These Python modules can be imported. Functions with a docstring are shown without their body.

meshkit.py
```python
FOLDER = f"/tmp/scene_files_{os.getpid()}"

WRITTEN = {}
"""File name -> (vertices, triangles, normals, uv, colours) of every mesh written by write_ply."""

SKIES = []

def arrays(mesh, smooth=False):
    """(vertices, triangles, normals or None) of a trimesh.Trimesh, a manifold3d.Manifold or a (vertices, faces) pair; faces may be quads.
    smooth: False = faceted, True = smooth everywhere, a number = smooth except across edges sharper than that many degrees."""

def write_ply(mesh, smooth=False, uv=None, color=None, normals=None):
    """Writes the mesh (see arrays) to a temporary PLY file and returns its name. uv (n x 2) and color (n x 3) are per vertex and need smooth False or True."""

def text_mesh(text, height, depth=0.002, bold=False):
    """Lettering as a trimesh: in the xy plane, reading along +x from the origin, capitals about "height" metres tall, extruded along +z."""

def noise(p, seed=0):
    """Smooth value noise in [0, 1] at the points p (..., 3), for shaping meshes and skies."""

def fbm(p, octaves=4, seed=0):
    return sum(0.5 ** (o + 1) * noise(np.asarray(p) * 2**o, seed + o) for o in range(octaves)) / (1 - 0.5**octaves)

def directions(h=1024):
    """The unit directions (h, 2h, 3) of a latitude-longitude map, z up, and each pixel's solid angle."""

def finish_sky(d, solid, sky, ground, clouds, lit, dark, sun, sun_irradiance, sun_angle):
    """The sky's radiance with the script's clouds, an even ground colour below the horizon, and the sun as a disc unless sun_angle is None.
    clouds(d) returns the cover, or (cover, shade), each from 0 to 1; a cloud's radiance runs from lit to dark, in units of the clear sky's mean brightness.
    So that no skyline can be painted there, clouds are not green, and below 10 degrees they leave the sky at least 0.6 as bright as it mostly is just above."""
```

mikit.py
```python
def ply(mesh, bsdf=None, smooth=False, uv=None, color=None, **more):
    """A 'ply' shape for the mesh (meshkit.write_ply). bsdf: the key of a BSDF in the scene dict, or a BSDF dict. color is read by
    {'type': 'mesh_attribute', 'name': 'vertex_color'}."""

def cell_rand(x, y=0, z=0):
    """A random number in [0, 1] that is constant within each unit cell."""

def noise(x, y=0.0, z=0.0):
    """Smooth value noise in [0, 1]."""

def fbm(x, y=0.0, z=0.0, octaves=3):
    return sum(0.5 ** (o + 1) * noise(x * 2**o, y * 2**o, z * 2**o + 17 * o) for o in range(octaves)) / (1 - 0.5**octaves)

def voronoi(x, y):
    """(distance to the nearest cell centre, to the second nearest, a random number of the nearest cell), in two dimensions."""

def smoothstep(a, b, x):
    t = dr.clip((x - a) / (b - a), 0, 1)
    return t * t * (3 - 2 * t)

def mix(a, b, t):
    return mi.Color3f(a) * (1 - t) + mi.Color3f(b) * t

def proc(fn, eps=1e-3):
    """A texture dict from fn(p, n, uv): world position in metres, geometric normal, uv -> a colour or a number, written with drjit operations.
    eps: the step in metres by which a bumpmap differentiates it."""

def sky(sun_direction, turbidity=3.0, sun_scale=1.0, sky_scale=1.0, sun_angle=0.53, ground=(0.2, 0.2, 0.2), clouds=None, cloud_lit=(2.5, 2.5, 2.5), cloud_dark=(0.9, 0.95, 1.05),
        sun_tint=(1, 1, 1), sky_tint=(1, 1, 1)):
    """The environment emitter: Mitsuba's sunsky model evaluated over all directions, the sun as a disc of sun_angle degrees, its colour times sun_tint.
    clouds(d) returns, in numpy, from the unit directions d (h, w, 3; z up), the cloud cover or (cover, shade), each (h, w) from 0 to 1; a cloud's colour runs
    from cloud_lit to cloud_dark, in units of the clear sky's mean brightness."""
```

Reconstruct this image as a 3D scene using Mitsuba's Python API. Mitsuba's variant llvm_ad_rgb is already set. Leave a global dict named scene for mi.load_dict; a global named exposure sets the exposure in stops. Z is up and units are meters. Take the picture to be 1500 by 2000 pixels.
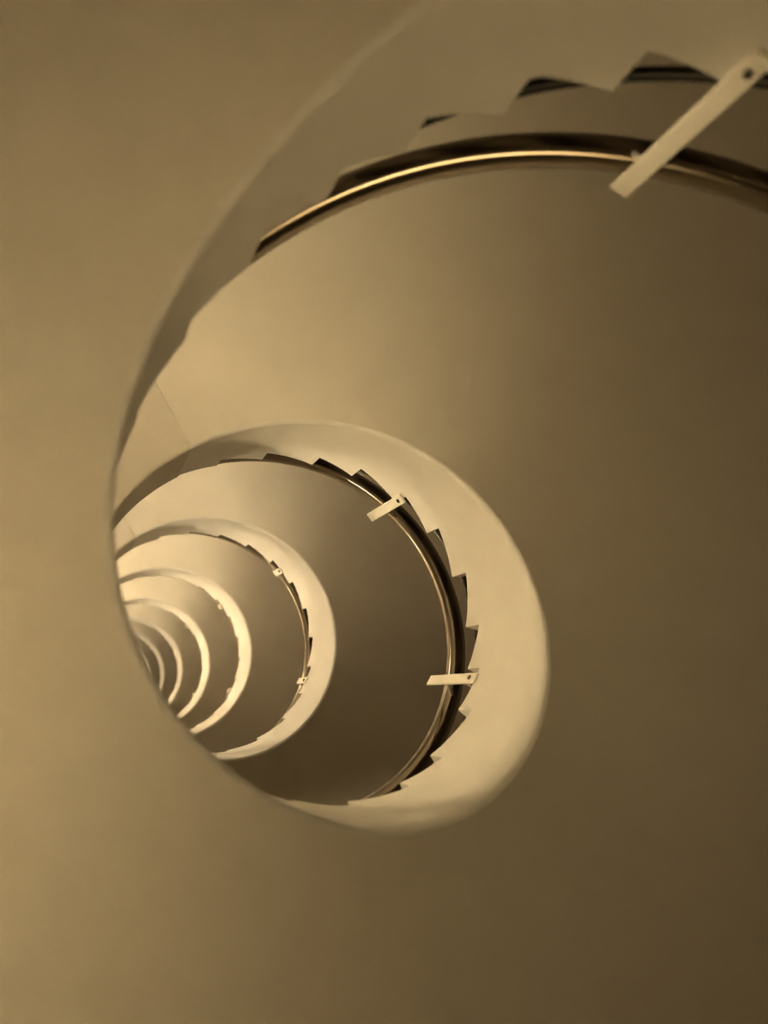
"""A view straight up the open well of a wide helical plaster staircase, sepia toned."""
import math
import numpy as np
import trimesh
import mitsuba as mi
import mikit
from scipy.interpolate import CubicSpline

T = mi.ScalarTransform4f
PI2 = 2 * math.pi
scene, labels = {}, {}

# ------------------------------------------------------------------ camera, light levels, exposure
PITCH = 4.0                                    # rise of one full turn, metres
CAM = np.array([0.0, 0.0, 1.5])                # held at chest height above the hall floor
F_PX = 2001.0
TILT = (-0.17600, -0.29806)


def axis_rotation(wx, wy):
    t = math.hypot(wx, wy)
    k = np.array([wx, wy, 0]) / t
    K = np.array([[0, -k[2], k[1]], [k[2], 0, -k[0]], [-k[1], k[0], 0]])
    return np.eye(3) + math.sin(t) * K + (1 - math.cos(t)) * K @ K


ROT = axis_rotation(*TILT)
right, down, ahead = ROT
scene['camera'] = {
    'type': 'thinlens', 'fov': math.degrees(2 * math.atan(750 / F_PX)), 'fov_axis': 'x',
    'aperture_radius': 0.014, 'focus_distance': 6.4, 'near_clip': 0.02, 'far_clip': 200.0,
    'to_world': T().look_at(origin=CAM.tolist(), target=(CAM + ahead).tolist(), up=(-down).tolist())}
exposure = 2.9
LAMP_POWER = 26.0
LAMP_LEVEL = {0: 1.65, 1: 2.9, 2: 4.4, 3: 4.8, 4: 3.6, 5: 2.0, 6: 1.5, 7: 2.0}     # added lamps, levels set per storey for the wanted brightness
LAMP_RADIUS = 3.55
ADDED_LAMPS = [(92.0, 0.8 * PITCH, 1.38), (32.0, 0.62 * PITCH, 0.26)]     # added lamps: angle, height above the flight under it, strength
HALL_POWER = 8.8  # added hall lamp, unseen, lights the nearest soffit
LANDING_POWER = 1.4  # added landing lamp, unseen, brightens the soffit on the right
scene['ambient'] = {'type': 'constant', 'radiance': {'type': 'rgb', 'value': [0.02, 0.02, 0.02]}}

# ------------------------------------------------------------------ materials
n_, fbm, mix = mikit.noise, mikit.fbm, mikit.mix


def plaster(a, b, sx=1.0):
    def fn(p, n, uv):
        t = 0.65 * fbm(p.x * 0.9 * sx + 3, p.y * 0.9 * sx, p.z * 0.9 * sx) + 0.35 * fbm(p.x * 7 * sx, p.y * 7 * sx, p.z * 7 * sx + 5)
        return mix(a, b, mikit.smoothstep(0.25, 0.75, t))
    return fn


def rgb(*c):
    return {'type': 'rgb', 'value': list(c)}


def principled(color, rough, **more):
    return {'type': 'twosided', 'b': {'type': 'principled', 'base_color': color, 'roughness': rough, **more}}


scene['plaster'] = principled(mikit.proc(plaster((0.66, 0.615, 0.545), (0.69, 0.645, 0.57))), 0.75, specular=0.25)
scene['stringer_paint'] = principled(mikit.proc(plaster((0.67, 0.645, 0.605), (0.70, 0.675, 0.635))), 0.7, specular=0.25)
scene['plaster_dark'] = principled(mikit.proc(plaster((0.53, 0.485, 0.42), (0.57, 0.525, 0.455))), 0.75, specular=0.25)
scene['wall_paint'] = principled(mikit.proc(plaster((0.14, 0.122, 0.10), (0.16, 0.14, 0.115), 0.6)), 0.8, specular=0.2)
scene['rail_metal'] = principled(rgb(0.21, 0.178, 0.138), 0.2, metallic=1.0)
scene['rail_black'] = principled(rgb(0.010, 0.008, 0.006), 0.35, specular=0.3)
scene['post_metal'] = principled(rgb(0.88, 0.84, 0.76), 0.35, metallic=0.1, specular=0.6)
scene['bolt_metal'] = principled(rgb(0.03, 0.022, 0.015), 0.4, metallic=0.3)
scene['floor_stone'] = principled(mikit.proc(plaster((0.2, 0.155, 0.10), (0.26, 0.2, 0.13), 2.0)), 0.45, specular=0.4)
scene['tread_stone'] = principled(rgb(0.085, 0.07, 0.052), 0.5, specular=0.3)
scene['added_lamp_case'] = principled(rgb(0.5, 0.42, 0.3), 0.4)

# ------------------------------------------------------------------ the helix of the well's edge
CX, CY, Z0, R0 = 0.27988, -0.14553, 0.37651, 0.25835
KN = -1.3 + np.arange(60) * math.pi / 4
DZ = [-0.04, -0.0232, -0.0018, 0.0216, 0.0043, -0.0085, -0.0089, -0.0015, 0.0113, 0.0185, 0.0162, 0.0101, 0.0047, 0.001, -0.0012, -0.0019,
      -0.002, -0.0012, -0.0015, -0.0008, 0.0001, 0.0012, 0.0021, 0.0027, 0.0012, -0.001, -0.0022, -0.0019]
DR = [0.0082, -0.0049, -0.0203, -0.0209, 0.0003, -0.0019, 0.003, -0.0054, -0.0163, -0.0238, -0.0231, -0.0083, -0.0041, -0.0025, -0.0009,
      0.0002, 0.0013, 0.002, 0.0034, 0.0019, 0.0, -0.0026, -0.0055, -0.008, -0.0021, 0.0051, 0.0099, 0.0074]
sz = CubicSpline(KN, DZ + [0.0] * (60 - len(DZ)))
sr = CubicSpline(KN, DR + [0.0] * (60 - len(DR)))
R_OUT = 1.25 * PITCH
AX = CAM[0] + PITCH * CX
AY = CAM[1] + PITCH * CY
LAND = math.radians(-75)
END = math.radians(2895)
H_CURB = 0.145 * PITCH                          # side face of the slab, below the teeth
H_STEP = 0.200 * PITCH                          # mean height of the treads above the slab's lower edge


def edge_z(th):
    t = np.maximum(th, LAND)
    return CAM[2] + PITCH * (Z0 + t / PI2 + sz(t))


def edge_r(th):
    return PITCH * (R0 + sr(np.maximum(th, -1.3)))


def at(th, r, z):
    th, r, z = np.broadcast_arrays(np.asarray(th, float), np.asarray(r, float), np.asarray(z, float))
    return np.stack([AX - r * np.sin(th), AY - r * np.cos(th), z], -1)


# ------------------------------------------------------------------ helpers
def grid_mesh(P, close_v=True):
    """P (n, m, 3): n stations of a closed profile of m points -> capped solid."""
    n, m = P.shape[:2]
    i, j = np.meshgrid(np.arange(n - 1), np.arange(m), indexing='ij')
    a, b = i * m + j, i * m + (j + 1) % m
    f = np.stack([a, b, b + m, a + m], -1).reshape(-1, 4)
    f = np.vstack([f[:, [0, 1, 2]], f[:, [0, 2, 3]]])
    cap = []
    for base, flip in ((0, False), ((n - 1) * m, True)):
        # profiles are strips: stitch first half to second half
        lo, hi = 0, m - 1
        while hi - lo >= 2:
            cap.append([base + lo, base + lo + 1, base + hi])
            if hi - lo - 1 >= 2 or True:
                cap.append([base + lo + 1, base + hi - 1, base + hi]) if hi - 1 > lo + 1 else None
            lo, hi = lo + 1, hi - 1
    f = np.vstack([f, np.array(cap)])
    mesh = trimesh.Trimesh(P.reshape(-1, 3), f, process=False)
    trimesh.repair.fix_normals(mesh)
    return mesh


def tube(points, radius, sides=14):
    p = np.asarray(points, float)
    t = np.gradient(p, axis=0)
    t /= np.linalg.norm(t, axis=1, keepdims=True)
    side = np.cross(t, [0, 0, 1.0])
    side /= np.linalg.norm(side, axis=1, keepdims=True)
    up = np.cross(side, t)
    a = np.arange(sides) * PI2 / sides
    P = p[:, None] + radius * (np.cos(a)[None, :, None] * side[:, None] + np.sin(a)[None, :, None] * up[:, None])
    return grid_mesh(P)


def rounded_bar(w, d, h, c=0.004):
    """A chamfered bar standing on z = 0."""
    import manifold3d as m3
    pts = [(sx * (w / 2 - a), sy * (d / 2 - b), z) for sx in (-1, 1) for sy in (-1, 1)
           for a, b, z in ((c, 0, c), (0, c, c), (c, c, 0), (c, 0, h - c), (0, c, h - c), (c, c, h))]
    h_ = m3.Manifold.hull_points(np.array(pts)).to_mesh()
    return trimesh.Trimesh(h_.vert_properties[:, :3], h_.tri_verts, process=False)


used = {}


def numbered(name):
    k = used.get(name, 0)
    used[name] = k + 1
    return name if k == 0 else f'{name}_{k:03d}'


def put(key, mesh, bsdf, smooth=30, **more):
    key = numbered(key)
    scene[key] = mikit.ply(mesh, bsdf, smooth, **more)
    return key


def thing(name, label, category, group=None):
    key = numbered(name)
    labels[key] = {'label': label, 'category': category}
    if group:
        labels[key]['group'] = group
    return key


# ------------------------------------------------------------------ the setting
z_top = float(edge_z(END)) + 4.2
th_w = np.linspace(0, PI2, 121)
wall = np.stack([at(th_w, r, z) for r, z in ((R_OUT, 0.0), (R_OUT, z_top), (R_OUT + 0.25, z_top), (R_OUT + 0.25, 0.0))], 1)
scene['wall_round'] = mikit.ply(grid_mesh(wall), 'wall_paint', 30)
labels['wall_round'] = {'kind': 'structure', 'label': 'round outer wall of the stairwell'}


def disc(r, z0, z1):
    m = trimesh.creation.cylinder(radius=r, height=z1 - z0, sections=96)
    m.apply_translation([AX, AY, (z0 + z1) / 2])
    return m


scene['floor'] = mikit.ply(disc(R_OUT + 0.25, -0.2, 0.0), 'floor_stone', 30)
labels['floor'] = {'kind': 'structure', 'label': 'stone floor of the stair hall'}
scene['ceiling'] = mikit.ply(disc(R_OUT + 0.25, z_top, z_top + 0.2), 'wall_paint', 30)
labels['ceiling'] = {'kind': 'structure', 'label': 'plain plaster ceiling closing the stairwell'}

# ------------------------------------------------------------------ step angles (degrees where one tread ends and the next riser stands)
NOTCH = [-75, -58, -42.5, -27.5, -12.8, 0.8, 14.5, 27, 41.4] + [41.4 + 15.69 * k for k in range(1, 9)]
NOTCH += [182.6, 198.6, 211.5, 228.3, 241.9, 255.7, 273.1, 290.4, 305.4, 323.4, 337.6, 356.0, 372.5]
NOTCH += [372.5 + 15.96 * k for k in range(1, 12)] + [564.0, 580.7, 596.0, 611.0] + [611 + 15.33 * k for k in range(1, 6)] + [703.0, 718.6]
while NOTCH[-1] + 15.65 < 2890:
    NOTCH.append(NOTCH[-1] + 15.65)
NOTCH.append(2895.0)
NOTCH = np.radians(np.array(NOTCH))



def edge_round(th):
    """Radial and vertical size of the rounded lower edge; it swells along the bottom of the second ring."""
    b = np.exp(-((np.degrees(th) - 225.0) / 38.0) ** 2)
    return 0.025 + 0.035 * b, 0.025 + 0.21 * b




def stations(t0, t1, dense):
    inner = np.concatenate([[t0], np.arange(math.ceil(t0 / dense + 1e-6), t1 / dense - 1e-6) * dense, [t1], NOTCH[(NOTCH > t0) & (NOTCH < t1)]])
    return np.unique(np.round(inner, 7))


def soffit_mesh(t0, t1, dense):
    """The slab: its smooth underside from the wall to the stringer."""
    th = stations(t0, t1, dense)
    r, z = edge_r(th), edge_z(th)
    ra = edge_round(th)[0]
    prof = [at(th, r + ra + s * (R_OUT - r - ra), z) for s in np.linspace(1, 0, 11) ** 1.3]
    prof += [at(th, r + CURB, z + H_CURB * 0.4)]
    prof += [at(th, r + CURB + s * (R_OUT - r - CURB), z + H_CURB) for s in (0.0, 0.5, 1.0)]
    return grid_mesh(np.stack(prof, 1))


def stringer_mesh(t0, t1, dense):
    """The pale side face of the flight towards the well, below the steps, with its rounded lower edge."""
    th = stations(t0, t1, dense)
    r, z = edge_r(th), edge_z(th)
    ra, rb = edge_round(th)
    prof = []
    for a in np.radians(np.linspace(0, 90, 7)):
        prof.append(at(th, r + ra * (1 - np.sin(a)), z + rb * (1 - np.cos(a))))
    prof += [at(th, r, z + H_CURB * 0.7), at(th, r, z + H_CURB), at(th, r + CURB, z + H_CURB), at(th, r + CURB, z + H_CURB * 0.4)]
    return grid_mesh(np.stack(prof, 1))


CURB = 0.07                                     # pale plaster end of each step; the tread behind it is dark stone


def step_mesh(a, b, z):
    th = np.linspace(a, b, 6)
    r, low = edge_r(th), edge_z(th) + H_CURB - 0.02
    e = 0.006
    prof = [at(th, r, low), at(th, r, np.full(6, z - e)), at(th, r + e, np.full(6, z)), at(th, r + CURB, np.full(6, z)), at(th, r + CURB, low)]
    return grid_mesh(np.stack(prof, 1))


def curb_mesh(a, b):
    """The plain curb along a landing, its top following the slab."""
    th = np.linspace(a, b, 30)
    r, low, top = edge_r(th), edge_z(th) + H_CURB - 0.02, edge_z(th) + H_STEP * 1.02
    prof = [at(th, r, low), at(th, r, top - 0.006), at(th, r + 0.006, top), at(th, r + CURB, top), at(th, r + CURB, low)]
    return grid_mesh(np.stack(prof, 1))


def tread_mesh(a, b, z):
    th = np.linspace(a, b, 5)
    r, low = edge_r(th), edge_z(th) + H_CURB - 0.01
    prof = [at(th, r + CURB, low), at(th, r + CURB, np.full(5, z - 0.01)), at(th, R_OUT, np.full(5, z - 0.01)), at(th, R_OUT, low)]
    return grid_mesh(np.stack(prof, 1))


def height_scale(th):
    return 1.0 + 0.10 * float(np.clip((math.degrees(th) - 440) / 80, 0, 1))


def step_top(a, b):
    m = math.degrees((a + b) / 2)
    bump = 0.013 * PITCH * float(np.clip((m - 322) / 15, 0, 1) * np.clip((400 - m) / 10, 0, 1))
    return float(edge_z((a + b) / 2)) + H_STEP * height_scale((a + b) / 2) + bump


# ------------------------------------------------------------------ flights
JOINTS = [math.radians(x) for x in (-130, 135.54, 388.46, 748.0)]
for k in range(2, 7):
    target = math.radians(388 + 360 * k)
    JOINTS.append(float(NOTCH[np.argmin(abs(NOTCH - target))]))
JOINTS[1:4] = [float(NOTCH[np.argmin(abs(NOTCH - j))]) for j in JOINTS[1:4]]
JOINTS = sorted(set(JOINTS + [END]))
FLIGHT_LABELS = [
    'nearest curved plaster stair flight, sweeping out of focus across the top left of the photo',
    'large curved plaster flight with a bold saw-toothed edge and two pale posts',
    'third curved plaster flight up, its toothed edge brightest at the right',
    'fourth curved plaster flight up, a thin bright crescent inside the third',
    'fifth curved plaster flight up, a narrow bright crescent',
    'sixth curved plaster flight up, a slim pale crescent near the blurred soffit edge',
    'seventh curved plaster flight up, the smallest full crescent in the photo',
    'eighth curved plaster flight, a sliver behind the smallest crescent',
    'ninth curved plaster flight, at the far top of the stairwell']
RAIL_LABELS = [
    'thick dark metal railing with one blurred pale post at the top right of the photo',
    'dark glossy metal railing with two pale posts along the large saw-toothed flight',
    'thin metal railing glinting along the third flight up',
    'tiny railing along the fourth flight up',
    'tiny railing along the fifth flight up',
    'tiny railing along the sixth flight up',
    'tiny railing along the seventh flight up',
    'tiny railing along the eighth flight up',
    'tiny railing along the ninth flight up']
POSTS = [-93, -26.5, 106]
for n in range(0, 8):
    POSTS += [(603.0 if n == 1 else 238.4 + 360 * n), 305.6 + 360 * n] + ([106 + 360 * n] if n else [])
POSTS = np.radians(np.array(sorted(POSTS)))
RAIL_DR, RAIL_H, RAIL_R = 0.042 * PITCH, 0.371 * PITCH, 0.055
LOW_DR, LOW_H, LOW_R = 0.022 * PITCH, 0.236 * PITCH, 0.020


def post_matrix(th, r, z):
    """local x along the stair, y away from the well, z up."""
    o = at(th, r, z)
    away = np.array([-math.sin(th), -math.cos(th), 0])
    along = np.cross(away, [0, 0, 1.0])
    M = np.eye(4)
    M[:3, 0], M[:3, 1], M[:3, 2], M[:3, 3] = along, away, [0, 0, 1], o
    return M


for k in range(len(JOINTS) - 1):
    t0, t1 = JOINTS[k], JOINTS[k + 1]
    far = k > 3
    gap0 = 0.0006 if k >= 2 else 0.0
    gap1 = 0.0006 if 1 <= k < len(JOINTS) - 2 else 0.0
    f = thing('stair_flight', FLIGHT_LABELS[k], 'stair flight')
    fine = math.radians(3.0 if far else 1.5)
    cuts = NOTCH[(NOTCH >= t0 - 1e-6) & (NOTCH <= t1 + 1e-6)]
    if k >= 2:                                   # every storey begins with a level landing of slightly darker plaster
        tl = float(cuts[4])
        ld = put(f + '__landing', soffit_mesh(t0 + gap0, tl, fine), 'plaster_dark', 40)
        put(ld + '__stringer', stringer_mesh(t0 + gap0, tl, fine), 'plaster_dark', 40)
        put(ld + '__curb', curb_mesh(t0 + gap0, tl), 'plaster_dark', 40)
        put(f + '__soffit', soffit_mesh(tl, t1 - gap1, fine), 'plaster', 40)
        put(f + '__stringer', stringer_mesh(tl, t1 - gap1, fine), 'stringer_paint', 40)
        cuts = cuts[4:]
    else:
        put(f + '__soffit', soffit_mesh(t0 + gap0, t1 - gap1, fine), 'plaster', 40)
        put(f + '__stringer', stringer_mesh(t0 + gap0, t1 - gap1, fine), 'stringer_paint', 40)
    if k == 0:
        z = float(edge_z(LAND)) + H_STEP - 0.06
        ld = put(f + '__landing', step_mesh(t0, float(cuts[0]), z), 'stringer_paint', 40)
        put(ld + '__tread', tread_mesh(t0, float(cuts[0]), z), 'tread_stone', 40)
    for a, b in zip(cuts[:-1], cuts[1:]):
        st = put(f + '__step', step_mesh(float(a), float(b), step_top(a, b)), 'stringer_paint', 40)
        put(st + '__tread', tread_mesh(float(a), float(b), step_top(a, b)), 'tread_stone', 40)
    # railing
    g = thing('railing', RAIL_LABELS[k], 'railing')
    th = np.linspace(t0 + 0.002, t1 - 0.002, max(24, int((t1 - t0) / math.radians(3.0 if far else 1.5))))
    hs = np.array([height_scale(t) for t in th])
    put(g + '__handrail', tube(at(th, edge_r(th) + RAIL_DR, edge_z(th) + RAIL_H * hs), RAIL_R, 10 if far else 20), 'rail_metal', 50)
    put(g + '__lower_rail', tube(at(th, edge_r(th) + LOW_DR, edge_z(th) + LOW_H * hs), LOW_R, 8 if far else 12), 'rail_black' if k < 2 else 'rail_metal', 50)
    for tp in POSTS[(POSTS > t0) & (POSTS <= t1)]:
        tp = float(tp)
        hp = height_scale(tp)
        z0, z1 = float(edge_z(tp)) + 0.182 * PITCH * hp, float(edge_z(tp)) + (0.358 if tp < 7 else 0.285 if tp < 13 else 0.266) * PITCH
        M = post_matrix(tp, float(edge_r(tp)) - 0.008, z0)
        bar = rounded_bar(0.062, 0.014, z1 - z0)
        bar.apply_transform(M)
        p = put(g + '__post', bar, 'post_metal', False)
        bolt = trimesh.creation.cylinder(radius=0.012, height=0.01, sections=12)
        bolt.apply_transform(M @ trimesh.transformations.translation_matrix([0, -0.010, 0.07]) @ trimesh.transformations.rotation_matrix(math.pi / 2, [1, 0, 0]))
        put(p + '__bolt', bolt, 'bolt_metal', 30)
        # arms to both rails
        zr = float(edge_z(tp)) + RAIL_H * hp - z0
        a1 = M @ np.array([0, 0.006, float(edge_z(tp)) + (0.318 if tp < 0 else 0.29 if tp < 7 else 0.275 if tp < 13 else 0.258) * PITCH - z0, 1])
        a2 = M @ np.array([0, 0.008 + RAIL_DR, zr - 0.02, 1])
        put(p + '__bracket', tube(np.linspace(a1[:3], a2[:3], 4), 0.011, 8), 'post_metal', 40)
        zl = float(edge_z(tp)) + LOW_H * hp - z0
        a1 = M @ np.array([0, 0.006, zl, 1])
        a2 = M @ np.array([0, 0.008 + LOW_DR, zl, 1])
        put(p + '__bracket', tube(np.linspace(a1[:3], a2[:3], 4), 0.011, 8), 'post_metal', 40)

# ------------------------------------------------------------------ added lights out of view: two pendants per storey, two standing lamps
LAMP_TINT = np.array([1.0, 0.765, 0.405])
LAMP_TINT_UP = np.array([1.0, 0.80, 0.475])      # paler tint for the added lamps higher up
for n in range(0, 8):
  for ang, height, strength in ADDED_LAMPS:
    th = math.radians(ang + 360 * n)
    strength *= 0.65 if n and ang < 60 else 1.0
    z, z_up = float(edge_z(th)) + height, float(edge_z(th + PI2)) if th + PI2 < END else z_top
    lamp = thing('added_pendant', 'added unseen light, an opal globe pendant hanging under the stair soffit', 'added pendant light', 'added unseen pendants, two on each storey')
    lx, ly, _ = at(th, LAMP_RADIUS, z).tolist()
    cord = trimesh.creation.cylinder(radius=0.006, height=z_up - z - 0.17, sections=8)
    cord.apply_translation([lx, ly, (z_up + z + 0.17) / 2])
    put(lamp + '__cord', cord, 'bolt_metal', 30)
    globe = trimesh.creation.icosphere(subdivisions=2, radius=0.17)
    globe.apply_translation([lx, ly, z])
    put(lamp + '__globe', globe, 'added_lamp_case', True, emitter={'type': 'area', 'radiance': rgb(*(LAMP_POWER * LAMP_LEVEL[n] * strength * (LAMP_TINT if n == 0 else LAMP_TINT_UP)).tolist())})



def added_floor_lamp(label, x, y, z, height, radiance):  # added standing light, placed outside the view
    fl = thing('added_floor_lamp', label, 'floor lamp')
    base = trimesh.creation.revolve(np.array([[0, 0], [0.16, 0], [0.16, 0.015], [0.15, 0.025], [0.02, 0.035], [0, 0.035]]), sections=40)
    pole = trimesh.creation.cylinder(radius=0.014, height=height - 0.18, sections=20)
    pole.apply_translation([0, 0, height / 2 - 0.06])
    globe = trimesh.creation.icosphere(subdivisions=3, radius=0.16)
    globe.apply_translation([0, 0, height])
    for part, m, e in (('base', base, None), ('pole', pole, None), ('globe', globe, rgb(*radiance.tolist()))):
        m.apply_translation([x, y, z])
        put(fl + '__' + part, m, 'added_lamp_case', 30, **({'emitter': {'type': 'area', 'radiance': e}} if e else {}))


added_floor_lamp('added unseen light, a tall standing lamp with an opal globe on the hall floor under the stair', -0.5, 0.55, 0.0, 2.7, HALL_POWER * np.array([1.0, 0.725, 0.35]))
lx, ly, lz = at(math.radians(-88), 1.6, float(edge_z(LAND)) + H_STEP - 0.07).tolist()
added_floor_lamp('added unseen light, a short standing lamp with an opal globe on the lowest stair landing', lx, ly, lz, 0.9, LANDING_POWER * LAMP_TINT)
